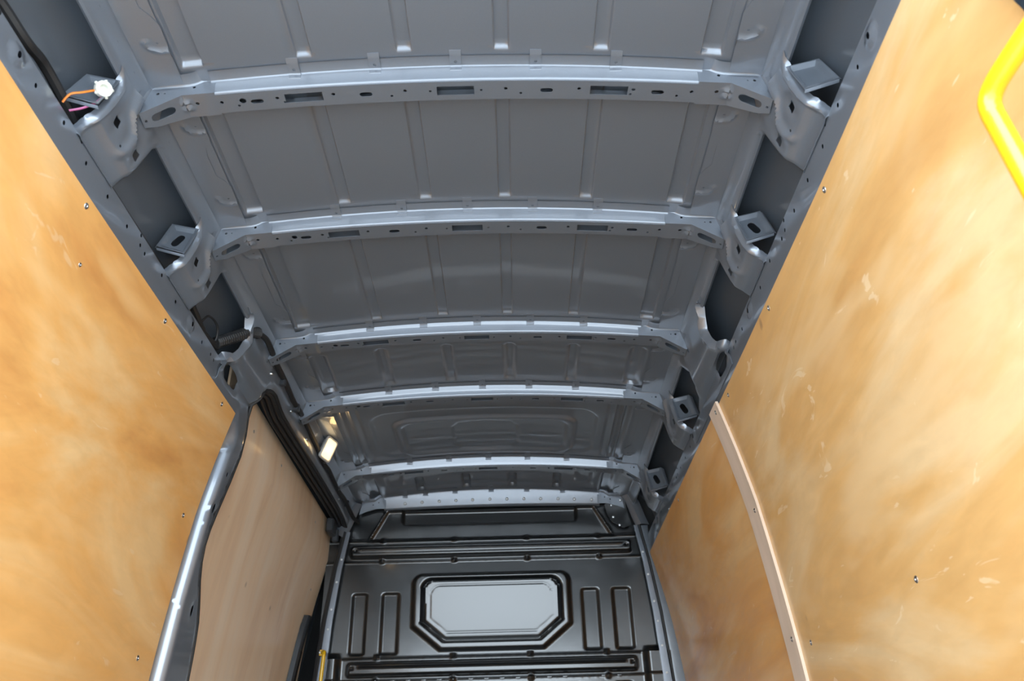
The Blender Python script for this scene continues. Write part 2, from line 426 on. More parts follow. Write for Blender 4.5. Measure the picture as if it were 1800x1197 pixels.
def gusset(s):
    bot = [(.600, 2.0838), (.678, 2.0768), (.770, 2.0165)]
    top = [(.600, 2.1265), (.628, 2.1225), (.662, 2.1065), (.754, 2.0990)]
    def face(x, z): return (s*x, -.003, z)
    outl = bot+[(.7745, 2.0195)]+top[::-1]
    H = [circ(.651, 2.1035, .004, 8), circ(.737, 2.083, .004, 8), circ(.720, 2.0835, .002, 6)]
    a = sheet(outl, H, face, .03, thick=.002 if s < 0 else -.002, hstep=1)
    tp = smooth_path([(*q, 0) for q in top], 4)
    fl = grid_mesh(range(len(tp)), range(4), lambda i, k: (s*tp[i][0], (-.003, -.005, -.008, -.037)[k], tp[i][1]+(0, .003, .0045, .006)[k]))
    # underside with slot and two beads
    L1 = math.hypot(.078, .007); L2 = math.hypot(.092, .0603)
    def um(t, y):
        if t < L1: x, z = .6+.078*t/L1, 2.0838-.007*t/L1
        else: k = (t-L1)/L2; x, z = .678+.092*k, 2.0768-.0603*k
        for cy in (.020, .040):
            d = math.hypot((t-L1+.004)/.016, (y-cy)/.008)
            if d < 1: z -= .006*(1-d*d)
        return (s*x, y, z-.0012)
    ol = [(0, -.003), (L1, -.003), (L1+L2, -.003), (L1+L2+.003, .042), (L1+L2-.03, .056), (L1, .069), (0, .069)]
    b = sheet(ol, [slot(L1+L2*.52, .027, .062, .0115), circ(L1-.030, .027, .005, 8), circ(L1+L2*.93, .026, .0035, 8)], um, .02, grid=.007, creases=[[(L1, -.003), (L1, .069)]], thick=.0018 if s > 0 else -.0018, hstep=.02)
    fb = [(.600, 2.0838), (.678, 2.0768), (.750, 2.030), (.752, 2.10), (.6, 2.125)]
    c = sheet(fb, [], lambda x, z: (s*x, .068 if x < .7 else .058, z), .1, thick=0)
    lip = grid_mesh((0, 1), range(3), lambda i, k: (s*(.770+(.0045, .008, .010)[k]), (-.003, -.002, .030)[k] if i == 0 else (-.003, .004, .034)[k], (2.022 if i == 0 else 2.006)+k*.001))
    ep = [(.754, 2.0990), (.7745, 2.0195)]
    sf = grid_mesh(range(2), range(4), lambda i, k: (s*(ep[i][0]+(0, .0015, .004, .006)[k]), (-.003, -.006, -.009, -.024)[k], ep[i][1]))
    return join(a, fl, b, c, lip, sf)
def clip(x):
    z0 = float(zc(x))
    pr = [(-.050, -.0012), (-.036, -.0045), (-.008, -.0065), (-.0050, -.009), (-.0035, -.018), (.0005, -.021)]
    L = [0]
    for i in range(1, len(pr)): L.append(L[-1]+math.hypot(pr[i][0]-pr[i-1][0], pr[i][1]-pr[i-1][1]))
    def fm(u, t): return (x+u, interp(t, L, [p[0] for p in pr]), z0+interp(t, L, [p[1] for p in pr]))
    return sheet(rect(-.0145, .0145, 0, L[-1]), [circ(0, L[2]-.010, .0042, 8)], fm, .02, creases=[[(-.0145, l), (.0145, l)] for l in L[1:-1]], thick=.0015, hstep=1)
CHAN = beam_channel()
BLAB = ['widest grey roof beam, nearest the camera at the top', 'second grey roof beam from the top of the view', 'third roof beam, ending above the sliding door corner',
        'fourth roof beam, just behind the stamped oval roof panel', 'fifth roof beam, nearest to the header above the bulkhead']
def sh(vf, dy): return [(p[0], p[1]+dy, p[2]) for p in vf[0]], vf[1]
b0 = thing('roof_beam', (0, YB[0], 2.02), BLAB[0], 'roof beam', 'cross beams under the van roof')
mk('channel', *sh(CHAN, YB[0]), 'paint', b0, sharp=35)
for s in (-1, 1):
    g = mk('gusset', *sh(gusset(s), YB[0]), 'paint', b0, sharp=30); g['label'] = 'triangular gusset with a long slot at the beam end'
for x in (-.405, -.205, -.003, .197, .397): mk('clip', *sh(clip(x), YB[0]), 'paint', b0, sharp=30)
for x in (-.47, -.27, -.10, .11, .27, .47):
    z = (float(zc(x))+zb(x))/2-.004
    mk('rivet_or_hole', *orient(lathe([(.0022, 0), (.0022, .0008)], 8), (x, YB[0]-.0002, z), (0, -1, 0)), 'dark', b0)  # flat black discs painted as the dark inside small rivet holes
for i in range(1, 5):
    c = copy_tree(b0, None, (0, YB[i], 2.02)); c['label'] = BLAB[i]

# header above the bulkhead
hb = thing('roof_beam', (0, YH, 2.04), 'roof header rail with shiny studs on top of the black bulkhead', 'roof beam', 'cross beams under the van roof')
def hz(u): return 2.074-.012*(u/.6)**2
us = np.linspace(-.60, .60, 41)
pr = [(-.040, 0, .002), (-.008, 0, .004), (-.004, 0, .010), (.010, 1, .006), (.014, 1, .001), (.020, 1, -.002), (.035, 1, -.003)]
ch = strip(pr, lambda u, dy, k, dz: (u, YH-.03+dy, float(zc(u))-dz if k == 0 else hz(u)+dz), us)
mk('channel', *ch, 'paint', hb, sharp=35)
for s in (-1, 1):
    outl = [(.59, 2.062), (.59, 2.128), (.625, 2.122), (.650, 2.104), (.722, 2.098), (.735, 2.03), (.70, 2.045), (.64, 2.062)]
    a = sheet(outl, [circ(.66, 2.085, .004, 8), circ(.63, 2.098, .004, 8)], lambda x, z: (s*x, YH-.033, z), .05, thick=.002 if s < 0 else -.002, hstep=1)
    tp = [(.59, 2.128), (.625, 2.122), (.650, 2.104), (.722, 2.098)]
    b = grid_mesh(range(4), range(3), lambda i, k: (s*tp[i][0], YH-.033-(0, .004, .036)[k], tp[i][1]+(0, .004, .005)[k]))
    mk('gusset', *join(a, b), 'paint', hb, sharp=30)
for x in (-.484, -.205, -.003, .197, .397, -.37): 
    mk('clip', *sh(clip(x), YH-.03), 'paint', hb, sharp=30)
STUD = lathe([(.0085, 0), (.0085, .003), (.006, .007), (.002, .008)], 10)
sd0 = None
for x in (-.484, -.389, -.293, -.2, -.107, -.01, .085, .18, .273, .37, .461, .557):
    mk('stud', *orient(STUD, (x, YH-.0275, 2.103-.02*(x/.6)**2), (0, -1, 0)), 'stud', hb)

# ================================================================ SIDE PRESSINGS (brackets between cant rail and lower rail)
RV = [.050, .060, .085, .135, .180, .205, .230, .250, .262]
RR = [-.118, -.100, -.089, -.093, -.104, -.110, -.112, -.100, -.088]
FR = [.155, .140, .125, .113, .101, .095, .092, .106, .115]
def bracket_geo(s, y0):
    def dsp(y, v):
        yr = interp(v, RV, RR); yf = interp(v, RV, FR)
        d = .004
        e = min(1, max(0, (y-yr)/.022)); d += .010*math.sin(math.pi*e)*(1-.4*e)*sstep(.05, .09, v) - .016*(1-e)**2*sstep(.05, .075, v)
        e = min(1, max(0, (yf-y)/.020)); d -= .012*(1-e)**2*sstep(.05, .075, v)
        # step between the two shallow dishes
        c = interp(v, [.04, .1, .142, .179, .215], [-.025, -.012, .033, .026, .014])
        d += .011*math.exp(-((y-c)/.015)**2)*sstep(.0, .05, v)*(1-sstep(.175, .225, v))
        d -= .006*math.exp(-((y+.040)/.016)**2)*math.exp(-((v-.155)/.03)**2)
        d -= .005*math.exp(-((y-.070)/.016)**2)*math.exp(-((v-.157)/.03)**2)
        # gusset seat
        d += .005*sstep(.03, .0, abs(y-.02)-.05)*(1-sstep(.065, .12, v))
        return d
    hs = [[(-.052, .145), (-.030, .143), (-.028, .166), (-.051, .168)], [(.055, .146), (.080, .144), (.079, .169), (.055, .169)], circ(.002, .190, .0035, 6)]
    # the visible holes have soft corners
    hs = [[tuple(q) for q in smooth_path([(*p, 0) for p in subdiv(h, .013)], 2, True)] if len(h) == 4 else h for h in hs]
    hs = [[(q[0], q[1]) for q in h] for h in hs]
    m = side_map(s, dsp); K = .21; SR = np.array(RR); SF = np.array(FR)
    vs = np.linspace(RV[0], RV[-1], 60)
    def sm(a):
        q = np.interp(vs, RV, a)
        for _ in range(6): q[1:-1] = (q[:-2]+2*q[1:-1]+q[2:])/4
        return q
    qr, qf = sm(RR), sm(FR)
    def toy(u, v): a, b = interp(v, vs, qr), interp(v, vs, qf); return a+(b-a)*u/K
    def tou(y, v): a, b = interp(v, vs, qr), interp(v, vs, qf); return (y-a)/(b-a)*K
    hs = [[(tou(*q), q[1]) for q in h] for h in hs]
    return sheet(rect(0, K, RV[0], RV[-1]), hs, lambda u, v: (lambda p: (p[0], p[1]+y0, p[2]))(m(toy(u, v), v)), .0070, grid=(.0062, .0070), thick=.0018 if s < 0 else -.0018, aligned=True)
def tabplate(s, y0, slotted=True):
    P = [np.array(p) for p in ((.780, -.082, 2.024), (.856, -.093, 2.036), (.866, -.131, 1.928), (.788, -.119, 1.909))]
    def fm(a, b):
        q = (P[0]*(1-a)+P[1]*a)*(1-b)+(P[3]*(1-a)+P[2]*a)*b
        e = min(a, 1-a, (b)*1.5, (1-b)*1.5)
        q = q+np.array([0, -.35, .12])*0.030*(1-sstep(.06, .17, e))
        return (s*q[0], q[1]+y0, q[2])
    h = [slot(.54, .50, .52, .14, 7, math.radians(72))] if slotted else []
    a = sheet(rect(0, 1, 0, 1), h, fm, .09, grid=.07, thick=.0025, hstep=.06)
    # rear-turned side flange reaching the body skin
    fl = grid_mesh((0, 1), range(3), lambda i, k: (s*(P[1 if i == 0 else 2][0]+(.0, .005, .016)[k]), P[1 if i == 0 else 2][1]+y0+(-.010, -.009, .004)[k], P[1 if i == 0 else 2][2]))
    fl2 = grid_mesh((0, 1), range(3), lambda i, k: (s*P[3 if i == 0 else 2][0], P[3 if i == 0 else 2][1]+y0+(-.010, -.009, -.004)[k], P[3 if i == 0 else 2][2]+(.0, -.002, -.005)[k]))
    return join(a, fl, fl2)
brk = [(-1, 0, 'left side pillar bracket at the nearest roof beam, beside the white connector'), (1, 0, 'right side pillar bracket at the nearest roof beam'),
       (-1, 1, 'left side pillar bracket at the second roof beam'), (1, 1, 'right side pillar bracket at the second roof beam'),
       (1, 3, 'right side pillar bracket at the fourth roof beam'), (1, 4, 'small right side pillar bracket farthest away, at the fifth roof beam')]
for s, i, lab in brk:
    tag(mk('pillar_bracket', *bracket_geo(s, YB[i]), 'paint', sharp=45), lab, 'bracket', 'pressed pillar brackets')
for s, i, lab in ((1, 0, 'unslotted grey tab plate behind the nearest right pillar bracket'), (-1, 1, 'slotted grey tab plate on the left, beside the second roof beam'),
                  (1, 1, 'slotted grey tab plate on the right, beside the second roof beam'), (1, 3, 'slotted grey tab plate on the right, beside the fourth roof beam'),
                  (1, 4, 'slotted grey tab plate on the right farthest away, beside the fifth roof beam'), (-1, 0, 'dark tab plate behind the white connector, left of the nearest beam')):
    tag(mk('tab_plate', *tabplate(s, YB[i], not (i == 0)), 'paint', sharp=40), lab, 'tab plate', 'tab plates beside the pillar brackets')

# big pillar pressing on the right at the third beam
eye = [(2.415, .246), (2.430, .282), (2.445, .292), (2.532, .286), (2.548, .255), (2.520, .246), (2.47, .241)]
eye = [(q[0], q[1]) for q in smooth_path([(*p, 0) for p in eye], 3, True)]
RB = [(2.335, .045), (2.375, .058), (2.404, .094), (2.424, .128), (2.412, .165), (2.388, .208), (2.358, .230), (2.352, .245), (2.372, .262), (2.366, .29), (2.36, .330)]
FB = [(3.00, .330), (2.93, .272), (2.853, .248), (2.765, .232), (2.712, .197), (2.717, .136), (2.79, .066), (2.84, .045)]
def seg_d(p, poly):
    m = 9
    for a, b in zip(poly, poly[1:]):
        ax, ay = a; bx, by = b; dx, dy = bx-ax, by-ay; t = max(0, min(1, ((p[0]-ax)*dx+(p[1]-ay)*dy)/(dx*dx+dy*dy))); m = min(m, math.hypot(p[0]-ax-t*dx, p[1]-ay-t*dy))
    return m
def big_disp(front):
    def dsp(y, v):
        d = .003; e = min(1, seg_d((y, v), RB[1:9])/.030); d += .012*math.sin(math.pi*e)-.018*(1-e)**2
        if front: e = min(1, seg_d((y, v), FB[1:-1])/.020); d -= .006*(1-e)**2
        e = min(1, seg_d((y, v), eye+[eye[0]])/.014); d -= .006*(1-e)**2
        d += .006*sstep(.02, .0, abs(y-2.645)-.05)*(1-sstep(.075, .105, v))
        return d
    return dsp
g = sheet(RB+FB, [eye], side_map(1, big_disp(True)), .014, grid=.013, thick=-.0018)
tag(mk('pillar_panel', *g, 'paint', sharp=45), 'wide grey pillar pressing with an eye-shaped hole on the right', 'bracket')

# ---- left sliding door frame: pillar + header, one pressing
LX = PVX[:6]+[.846, .847, .850, .880, .900, .932, .953, .962, .962]; LZ = PVZ[:6]+[1.876, 1.80, 1.72, 1.55, 1.44, 1.15, .88, .5, .02]
LV = [PVV[0]]
for i in range(1, len(LX)): LV.append(LV[-1]+math.hypot(LX[i]-LX[i-1], LZ[i]-LZ[i-1]))
def lv(z): return interp(-z, [-q for q in LZ], LV)
inner = [(4.44, lv(1.945)), (4.33, lv(1.965)), (4.25, lv(1.974)), (4.01, lv(1.979)), (3.6, lv(1.972)), (3.16, lv(1.962)), (2.98, lv(1.958)), (2.90, lv(1.966)), (2.83, lv(1.978)), (2.775, lv(1.968)), (2.725, lv(1.945)), (2.706, lv(1.915)), (2.712, lv(1.88)),
         (2.727, lv(1.80)), (2.731, lv(1.686)), (2.711, lv(1.529)), (2.686, lv(1.40)), (2.684, lv(1.32)), (2.72, lv(1.24)), (2.765, lv(1.18)), (2.800, lv(1.12)), (2.815, lv(1.05)), (2.832, lv(.946)), (2.845, lv(.5)), (2.845, lv(.03))]
ol = RB[:-1]+[(2.36, .362), (2.585, .362), (2.592, .40), (2.592, lv(.03))]+inner[::-1]+[(4.44, .045)]
def dl(y, v):
    d = big_disp(False)(y, v) if v < .34 and y < 2.9 else .003
    if y < 2.60: d -= .008*float(sstep(.315, .345, v))
    f_ = float(sstep(.36, .46, v))
    d -= .040*float(sstep(2.640, 2.618, y))*f_
    e = min(1, seg_d((y, v), inner)/.018); d -= .010*(1-e)**2
    for (cy, cz) in ((2.660, 1.464), (2.722, 1.142)): d -= .004*max(0, 1-math.hypot((y-cy)/.022, (v-lv(cz))/.034)**2)
    return d
def lm(y, v):
    x, z = interp(v, LV, LX), interp(v, LV, LZ); a, b = v-.012, v+.012
    tx, tz = interp(b, LV, LX)-interp(a, LV, LX), interp(b, LV, LZ)-interp(a, LV, LZ); L = math.hypot(tx, tz) or 1
    n = (tz/L, -tx/L); d = dl(y, v); return (-(x+n[0]*d), y, z+n[1]*d)
ovals = [circ(2.664, lv(1.464), .009, 10, .018), circ(2.722, lv(1.142), .010, 10, .020), circ(2.668, lv(1.587), .007, 10, .010)]
cr = [[(q, .47), (q, lv(.03)-.01)] for q in (2.643, 2.636, 2.629, 2.622, 2.615)]
g = sheet(ol, [eye]+ovals, lm, .016, grid=(.017, .017), creases=cr, thick=.002)
fr = thing('door_frame', (-.9, 2.7, 0), 'grey steel sliding door pillar and header framing the opening on the left', 'door frame')
mk('pressing', *g, 'paint', fr, sharp=45)
def lm0(y, v, off=0): x, z = interp(v, LV, LX), interp(v, LV, LZ); return (-(x+off), y, z)
core = [q for q in inner if True]
# jamb return going outwards from the opening edge
jp = [(q[0], q[1]) for q in smooth_path([(*q, 0) for q in inner], 3)]
jam = grid_mesh(range(len(jp)), range(3), lambda i, k: lm0(*jp[i], (.010, .035, .075)[k]))
mk('jamb', *jam, 'rubber', fr, sharp=60)
for off, r, dn, nm in ((.006, .007, .004, 'seal'), (.018, .011, .006, 'seal'), (.038, .010, .012, 'seal'), (.058, .008, .016, 'seal')):
    cy, cvv = 3.6, lv(1.2)
    pth = []
    for y, v in jp[::2]:
        p = np.array(lm0(y, v, off)); c = np.array((p[0], 3.55, 1.2)); dd = c-p; dd[0] = 0; dd /= np.linalg.norm(dd); pth.append(p+dd*dn)
    mk(nm, *tube(pth, r, 7, 1, sm=False), 'rubber', fr)
# weld seam line and bolts on the header
mk('bolt', *orient(lathe([(.006, 0), (.006, .004), (.003, .008), (.001, .010)], 10), lm(2.70, lv(2.00)), (1, 0, -.2)), 'steel', fr)
for y in (3.02, 3.3, 4.05): mk('bolt', *orient(lathe([(.0045, 0), (.0045, .003), (.002, .005)], 8), lm(y, lv(2.00)), (1, 0, -.2)), 'steel', fr)

# ---- cant plates: overlapped wavy-edged plates on the roof sides, one per bay and side
def cant_plate(s, y0, y1, n0=.17, n1=.20):
    xi, xo = .672, .7545
    nt = xi+.026
    ol = [(y0, xi+.004), (y0+n0-.045, xi), (y0+n0-.02, xi+.004), (y0+n0-.006, nt-.006), (y0+n0+.03, nt), (y1-n1-.02, nt), (y1-n1, xi+.012), (y1-n1+.03, xi), (y1, xi+.004), (y1, xo), (y0, xo)]
    u = [((y0+n0-.085), .695, 1), ((y1-n1+.075), .695, 1)]
    def fm(y, x):
        z = interp(x, [.66, .755], [2.113, 2.100])-.0018
        for cy, cx, sg in u:
            dx, dy = x-cx, y-cy
            rr = math.hypot(dx/1.0, dy/1.0)
            if x <= cx: d = abs(abs(dy)-.024) if dy > 0 else 9
            else: d = abs(rr-.024) if dy > -.008 else 9
            z -= .0045*math.exp(-(d/.0045)**2)
        z -= .004*math.exp(-((x-.738)/.004)**2)*0
        return (s*x, y, z)
    return sheet(ol, [circ(c[0], .694, .003, 6) for c in u], fm, .012, grid=.0075, thick=-.0015 if s > 0 else .0015)
bays = [(.70, YB[0]-.01), (YB[0]+.045, YB[1]-.01), (YB[1]+.045, YB[2]-.01), (YB[2]+.045, YB[3]-.01), (YB[3]+.045, YB[4]-.01), (YB[4]+.045, YH-.03)]
BN = ['the nearest bay', 'the second bay', 'the third bay', 'the bay before beam four', 'the bay with the stamped oval', 'the bay beside the bulkhead']
for s, side in ((-1, 'left'), (1, 'right')):
    for k, (a, b) in enumerate(bays):
        tag(mk('cant_plate', *cant_plate(s, a, b, .17 if k < 5 else .14, .20 if k < 5 else .12), 'paint', sharp=30), 'wavy grey edge plate, %s roof side, in %s' % (side, BN[k]), 'edge plate', 'roof edge plates')

# ================================================================ PLYWOOD LINING
def curved_panel(s, y0, y1, z0, ztop, th=.009, off=0.0, n=26, ytrim=None):
    """curved board following the wall; ztop(y)"""
    ys = np.linspace(y0, y1, n); ts = np.linspace(0, 1, 30); V, Fc = [], []
    for lay in (0, 1):
        for y in ys:
            for t in ts:
                z = z0+(ztop(y)-z0)*t; nx, nz = wn(z); d = off-lay*th
                V.append((s*(wx(z)+nx*d), y, z+nz*d))
    m = len(ts); N = len(ys)*m
    for i in range(len(ys)-1):
        for j in range(m-1):
            a = i*m+j; Fc += [[a, a+m, a+m+1, a+1], [N+a, N+a+1, N+a+m+1, N+a+m]]
    for i in range(len(ys)-1):
        for j in (0, m-1): a = i*m+j; Fc.append([a, a+m, N+a+m, N+a])
    for j in range(m-1):
        for i in (0, len(ys)-1): a = i*m+j; Fc.append([a, a+1, N+a+1, N+a])
    return V, Fc
SCREW = lathe([(.0062, 0), (.0062, .0006), (.0052, .0016), (.0022, .0018), (.0014, .0004)], 10)
scr_me = None
def screws(parent, s, pts, off=.0, k=1.3):
    for y, z in pts:
        n = wn(z); p = (s*(wx(z)+n[0]*(off-.0002)), y, z+n[1]*(off-.0002))
        mk('screw', *orient(([(a*k, b*k, c*k) for a, b, c in SCREW[0]], SCREW[1]), p, (s*n[0], 0, n[1])), 'steel', parent)
ztl = lambda y: 1.782+.010*math.exp(-((y-.9)/.35)**2)
p = tag(mk('plywood_panel', *curved_panel(-1, .45, 2.588, .004, ztl), 'wood_l', sharp=50), 'orange birch plywood lining panel covering the left van wall', 'panel', 'plywood lining panels')
screws(p, -1, [(1.456, 1.762), (1.948, 1.760), (2.465, 1.757), (2.50, 1.385), (1.75, .935), (2.475, .955)])
screws(p, -1, [(1.537, 1.655)], k=.9)
ztr = lambda y: 1.780+.012*math.exp(-((y-.9)/.35)**2)
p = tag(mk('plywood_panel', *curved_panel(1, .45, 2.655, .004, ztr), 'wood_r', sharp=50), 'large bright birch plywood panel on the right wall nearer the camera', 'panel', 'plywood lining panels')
screws(p, 1, [(1.459, 1.762), (1.957, 1.760), (2.49, 1.757), (1.775, .945), (1.30, .943), (2.505, .955)])
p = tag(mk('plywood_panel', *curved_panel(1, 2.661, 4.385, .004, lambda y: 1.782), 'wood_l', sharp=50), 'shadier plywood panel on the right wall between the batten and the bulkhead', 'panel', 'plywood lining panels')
screws(p, 1, [(2.722, 1.758), (3.513, 1.757), (2.722, .955), (3.9, .95)])
p = tag(mk('batten', *curved_panel(1, 2.602, 2.708, .004, lambda y: 1.79, .0095, .0096, 4), 'batten', sharp=50), 'pale raw timber batten covering the joint of the right plywood panels', 'batten')
screws(p, 1, [(2.637, 1.765), (2.633, 1.40), (2.604+.03, .99)], .0098)

# ---- sliding door with plywood liner
dr = bpy.data.objects.new('door_1', None); COL.objects.link(dr); dr.location = (-.98, 3.6, 0); WORLD['door_1'] = np.array((-.98, 3.6, 0.))
tag(dr, 'closed sliding door lined with pale plywood on the left', kind='structure')
dv, df = curved_panel(-1, 2.60, 4.44, .03, lambda y: 1.985, .009, -.045)
mk('plywood_liner', dv, df, 'wood_d', dr, sharp=50)['label'] = 'pale plywood liner of the sliding door'
for y, z in ((2.93, 1.87), (3.35, 1.90), (4.05, 1.88), (4.28, 1.60), (2.80, .98)):
    n = wn(z); mk('screw', *orient(SCREW, (-(wx(z)+.0445), y, z), (1, 0, 0)), 'steel', dr)
# door edge frame and latch module at the front of the door
lz = np.linspace(.75, 1.475, 16)
lat = bpy.data.objects.new
def latch_cs(z):
    t = (z-.75)/(1.475-.75); return 4.20+.085*math.sin(math.pi*.5*min(1, t*1.05))*0+.10*t
lv_, lf_ = grid_mesh(lz, range(6), lambda z, k: (-(wx(z)+(.042, .020, .014, .014, .020, .042)[k]), (latch_cs(z)-.028*(1-.5*max(0, (z-1.40)/.075))+(0, .004, .012, .060, .07, .075)[k]), z))
lt = mk('latch_cover', lv_, lf_, 'plastic', dr, sharp=40); lt['label'] = 'black plastic latch cover at the front edge of the door'
lv_, lf_ = grid_mesh(np.linspace(1.02, 1.30, 4), range(4), lambda z, k: (-(wx(z)+(.016, .0125, .0125, .016)[k]), latch_cs(z)+(-.010, -.008, .030, .032)[k], z))
mk('grip_plate', lv_, lf_, 'rubber', lt)
tag(mk('latch_bracket', *join(bbox(-.875, -.835, 4.22, 4.33, 1.885, 1.965, .008), bbox(-.86, -.825, 4.31, 4.345, 1.86, 1.93, .006)), 'plastic'), 'black guide block at the top front corner of the sliding door', 'latch')

# ================================================================ BULKHEAD
def rid(x, z, cx, cz, hx, hz_, r, e): return 1-sstep(-e, 0, sd_box(x, z, cx, cz, hx, hz_, r))
def bulk(x, z):
    X = x-XC; p = np.zeros_like(x)
    p += .020*sstep(1.885, 2.06, z)*0
    # upper trapezoid panel with a sunk tray
    trap = np.maximum(np.maximum(z-2.060, 1.888-z), (np.abs(X)*.155+(z-2.06)*.085-.089*1.0)/.177)
    p -= .010*(1-sstep(-.012, 0, trap)); p += .006*(1-sstep(.0, .007, np.abs(trap-.002)))
    p -= .022*rid(x, z, X*0-.014, 2.035, .49, .062, .028, .016)
    # joint rows
    for zz in (1.886, 1.772, 1.278, 1.172): p += .004*(1-sstep(.0, .006, np.abs(z-zz)))
    p += .003*(1-sstep(0, .004, np.abs(z-1.8935)))
    # cross channels with a fine bead
    for zz, hw in ((1.826, .765), (1.225, .738), (.62, .74)):
        p += .034*rid(x, z, XC+0*x, zz, hw, .038, .022, .016)
        p += .006*rid(x, z, XC+0*x, zz+.006, hw-.055, .0075, .007, .007)
        for s in (-1, 1): p -= .012*(1-sstep(.004, .009, np.hypot(X-s*(hw-.030), z-zz-.004)))
    # saddles on the joints
    for zz in (1.890, 1.775, 1.283, 1.170):
        for cx in (-.59, -.198, .194, .585): p += .010*rid(X, z, cx+0*x, zz, .014, .016, .006, .009)
        for cx in np.arange(-.70, .71, .0395): p += .0022*(1-sstep(.001, .005, np.hypot(X-cx, z-zz+.004)))
    # vertical trays either side of the blanked window
    for a, b in ((-.742, -.665), (-.585, -.496), (.468, .557), (.631, .725)):
        c = (a+b)/2; h = (b-a)/2+.003; zz = 1.452; p -= .013*rid(x, z, c+0*x, zz, h, .158, .016, .011)
    for i in range(6):
        c = XC-.66+i*.264; p -= .013*rid(x, z, c+0*x, .93, .05, .215, .018, .012)
    # blanked window: ring, groove, plate
    def win(hx, zlo, zhi, cut):
        ax = np.abs(X); d = sd_box(X, z, 0*x, (zlo+zhi)/2, hx, (zhi-zlo)/2, .055)
        ch = (ax-hx+(zlo+cut-z)*1.25)/1.6
        return np.maximum(d, ch)
    d0 = win(.418, 1.305, 1.700, .12); d1 = win(.368, 1.352, 1.668, .095); d2 = win(.335, 1.385, 1.640, .075); d3 = win(.322, 1.396, 1.630, .07)
    tilt = (z-1.50)*.10
    p += (.030+tilt*.5)*(1-sstep(-.018, .004, d0))
    p -= .026*(1-sstep(-.008, .006, d1)); p += (.022+tilt*.8)*(1-sstep(-.022, -.010, d1))
    p -= .005*(1-sstep(-.004, .004, np.abs(d3)))
    p += .030*sstep(.76, .86, np.abs(X))*sstep(1.74, 1.62, z)*0
    p += .035*sstep(.765, .80, np.abs(X))*sstep(1.31, 1.27, z)
    return p
xs = np.arange(-.90, .9001, .0072); zs = np.concatenate([np.arange(0.0, 1.10, .03), np.arange(1.10, 2.125, .0052)])
gx, gz = np.meshgrid(xs, zs, indexing='ij'); Pd = bulk(gx, gz)
V = np.stack([gx, YH-Pd, gz], -1).reshape(-1, 3); nz_ = len(zs); Fc = []
for i in range(len(xs)-1):
    for j in range(nz_-1): a = i*nz_+j; Fc.append([a, a+nz_, a+nz_+1, a+1])
wf = mk('wall_front', V, Fc, 'black', sharp=60); tag(wf, 'black pressed steel bulkhead with a blanked window and cross channels', kind='structure')
# closing plate behind
v, f = grid_mesh((-1.06, 1.06), (-.04, 2.2), lambda x, z: (x, 4.60, z)); mk('backing', v, f, 'dark', wf, smooth=False)
for x, z in ((.715, 2.076), (.663, 2.047), (.668, 1.981), (.70, 1.935)): mk('rivet_or_hole', *orient(STUD, (x, YH-.034, z), (0, -1, 0)), 'steel', wf)
pl_ = sheet([(.625, 2.055), (.735, 2.10), (.76, 1.93), (.72, 1.92), (.66, 1.955), (.635, 2.0)], [], lambda x, z: (x, YH-.032, z), .05, thick=-.002); mk('corner_plate', *pl_, 'black', wf)
# edge flanges with rivets
for s in (-1, 1):
    zz = np.linspace(.02, 1.93, 30)
    xi = lambda z: interp(z, [0, 1.15, 1.47, 1.74, 1.95], [.868, .846, .830, .803, .770]); xo = lambda z: xi(z)+interp(z, [0, 1.15, 1.9], [.045, .040, .022])
    v, f = grid_mesh(zz, range(5), lambda z, k: (s*((xi(z), xi(z)+.001, (xi(z)+xo(z))/2, xo(z), xo(z)+.012)[k]), YH+(-.03, -.044, -.045, -.044, -.02)[k], z))
    o = mk('edge_flange', v, f, 'paint', wf, sharp=40); o['label'] = 'grey riveted flange along the bulkhead edge'
    for z in (1.78, 1.66, 1.52, 1.42, 1.30, 1.17):
        mk('rivet_or_hole', *orient(lathe([(.0062, 0), (.0055, .002), (.002, .0035)], 8), (s*(xi(z)+xo(z))/2, YH-.045, z), (0, -1, 0)), 'stud', o)
    if s > 0:
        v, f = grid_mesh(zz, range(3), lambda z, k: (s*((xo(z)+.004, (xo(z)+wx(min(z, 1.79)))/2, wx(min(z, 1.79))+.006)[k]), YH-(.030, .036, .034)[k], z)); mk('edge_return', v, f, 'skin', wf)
    # rubber bead outside the flange
    pth = [(s*(xo(z)+.010), YH-.047, z) for z in zz]; mk('seal', *tube(pth, .012 if s < 0 else .006, 7, 1, sm=False), 'rubber', wf)
# front corner pressings between header rail and bulkhead
for s, lab in ((-1, 'left'), (1, 'right')):
    pts = [(.735, 2.10), (.757, 2.06), (.785, 1.97), (.80, 1.93)] if s > 0 else [(.735, 2.09), (.76, 2.03), (.79, 1.96), (.815, 1.90)]
    pts = smooth_path([(*q, 0) for q in pts], 5)
    v, f = grid_mesh(range(len(pts)), range(6), lambda i, k: (s*(pts[i][0]+(-.012, -.004, .004, .014, .030, .06)[k]), YH-(.030, .045, .050, .062, .060, .045)[k]-(.0 if s > 0 else .05*(i/len(pts))**2*(1 if k > 2 else .3)), pts[i][1]+(.0 if s > 0 else -.03*(k == 0)*(i/len(pts)))))
    tag(mk('corner_pressing', *join((v, f)), 'paint', sharp=50), 'curved grey corner pressing at the %s end of the bulkhead header' % lab, 'bracket')

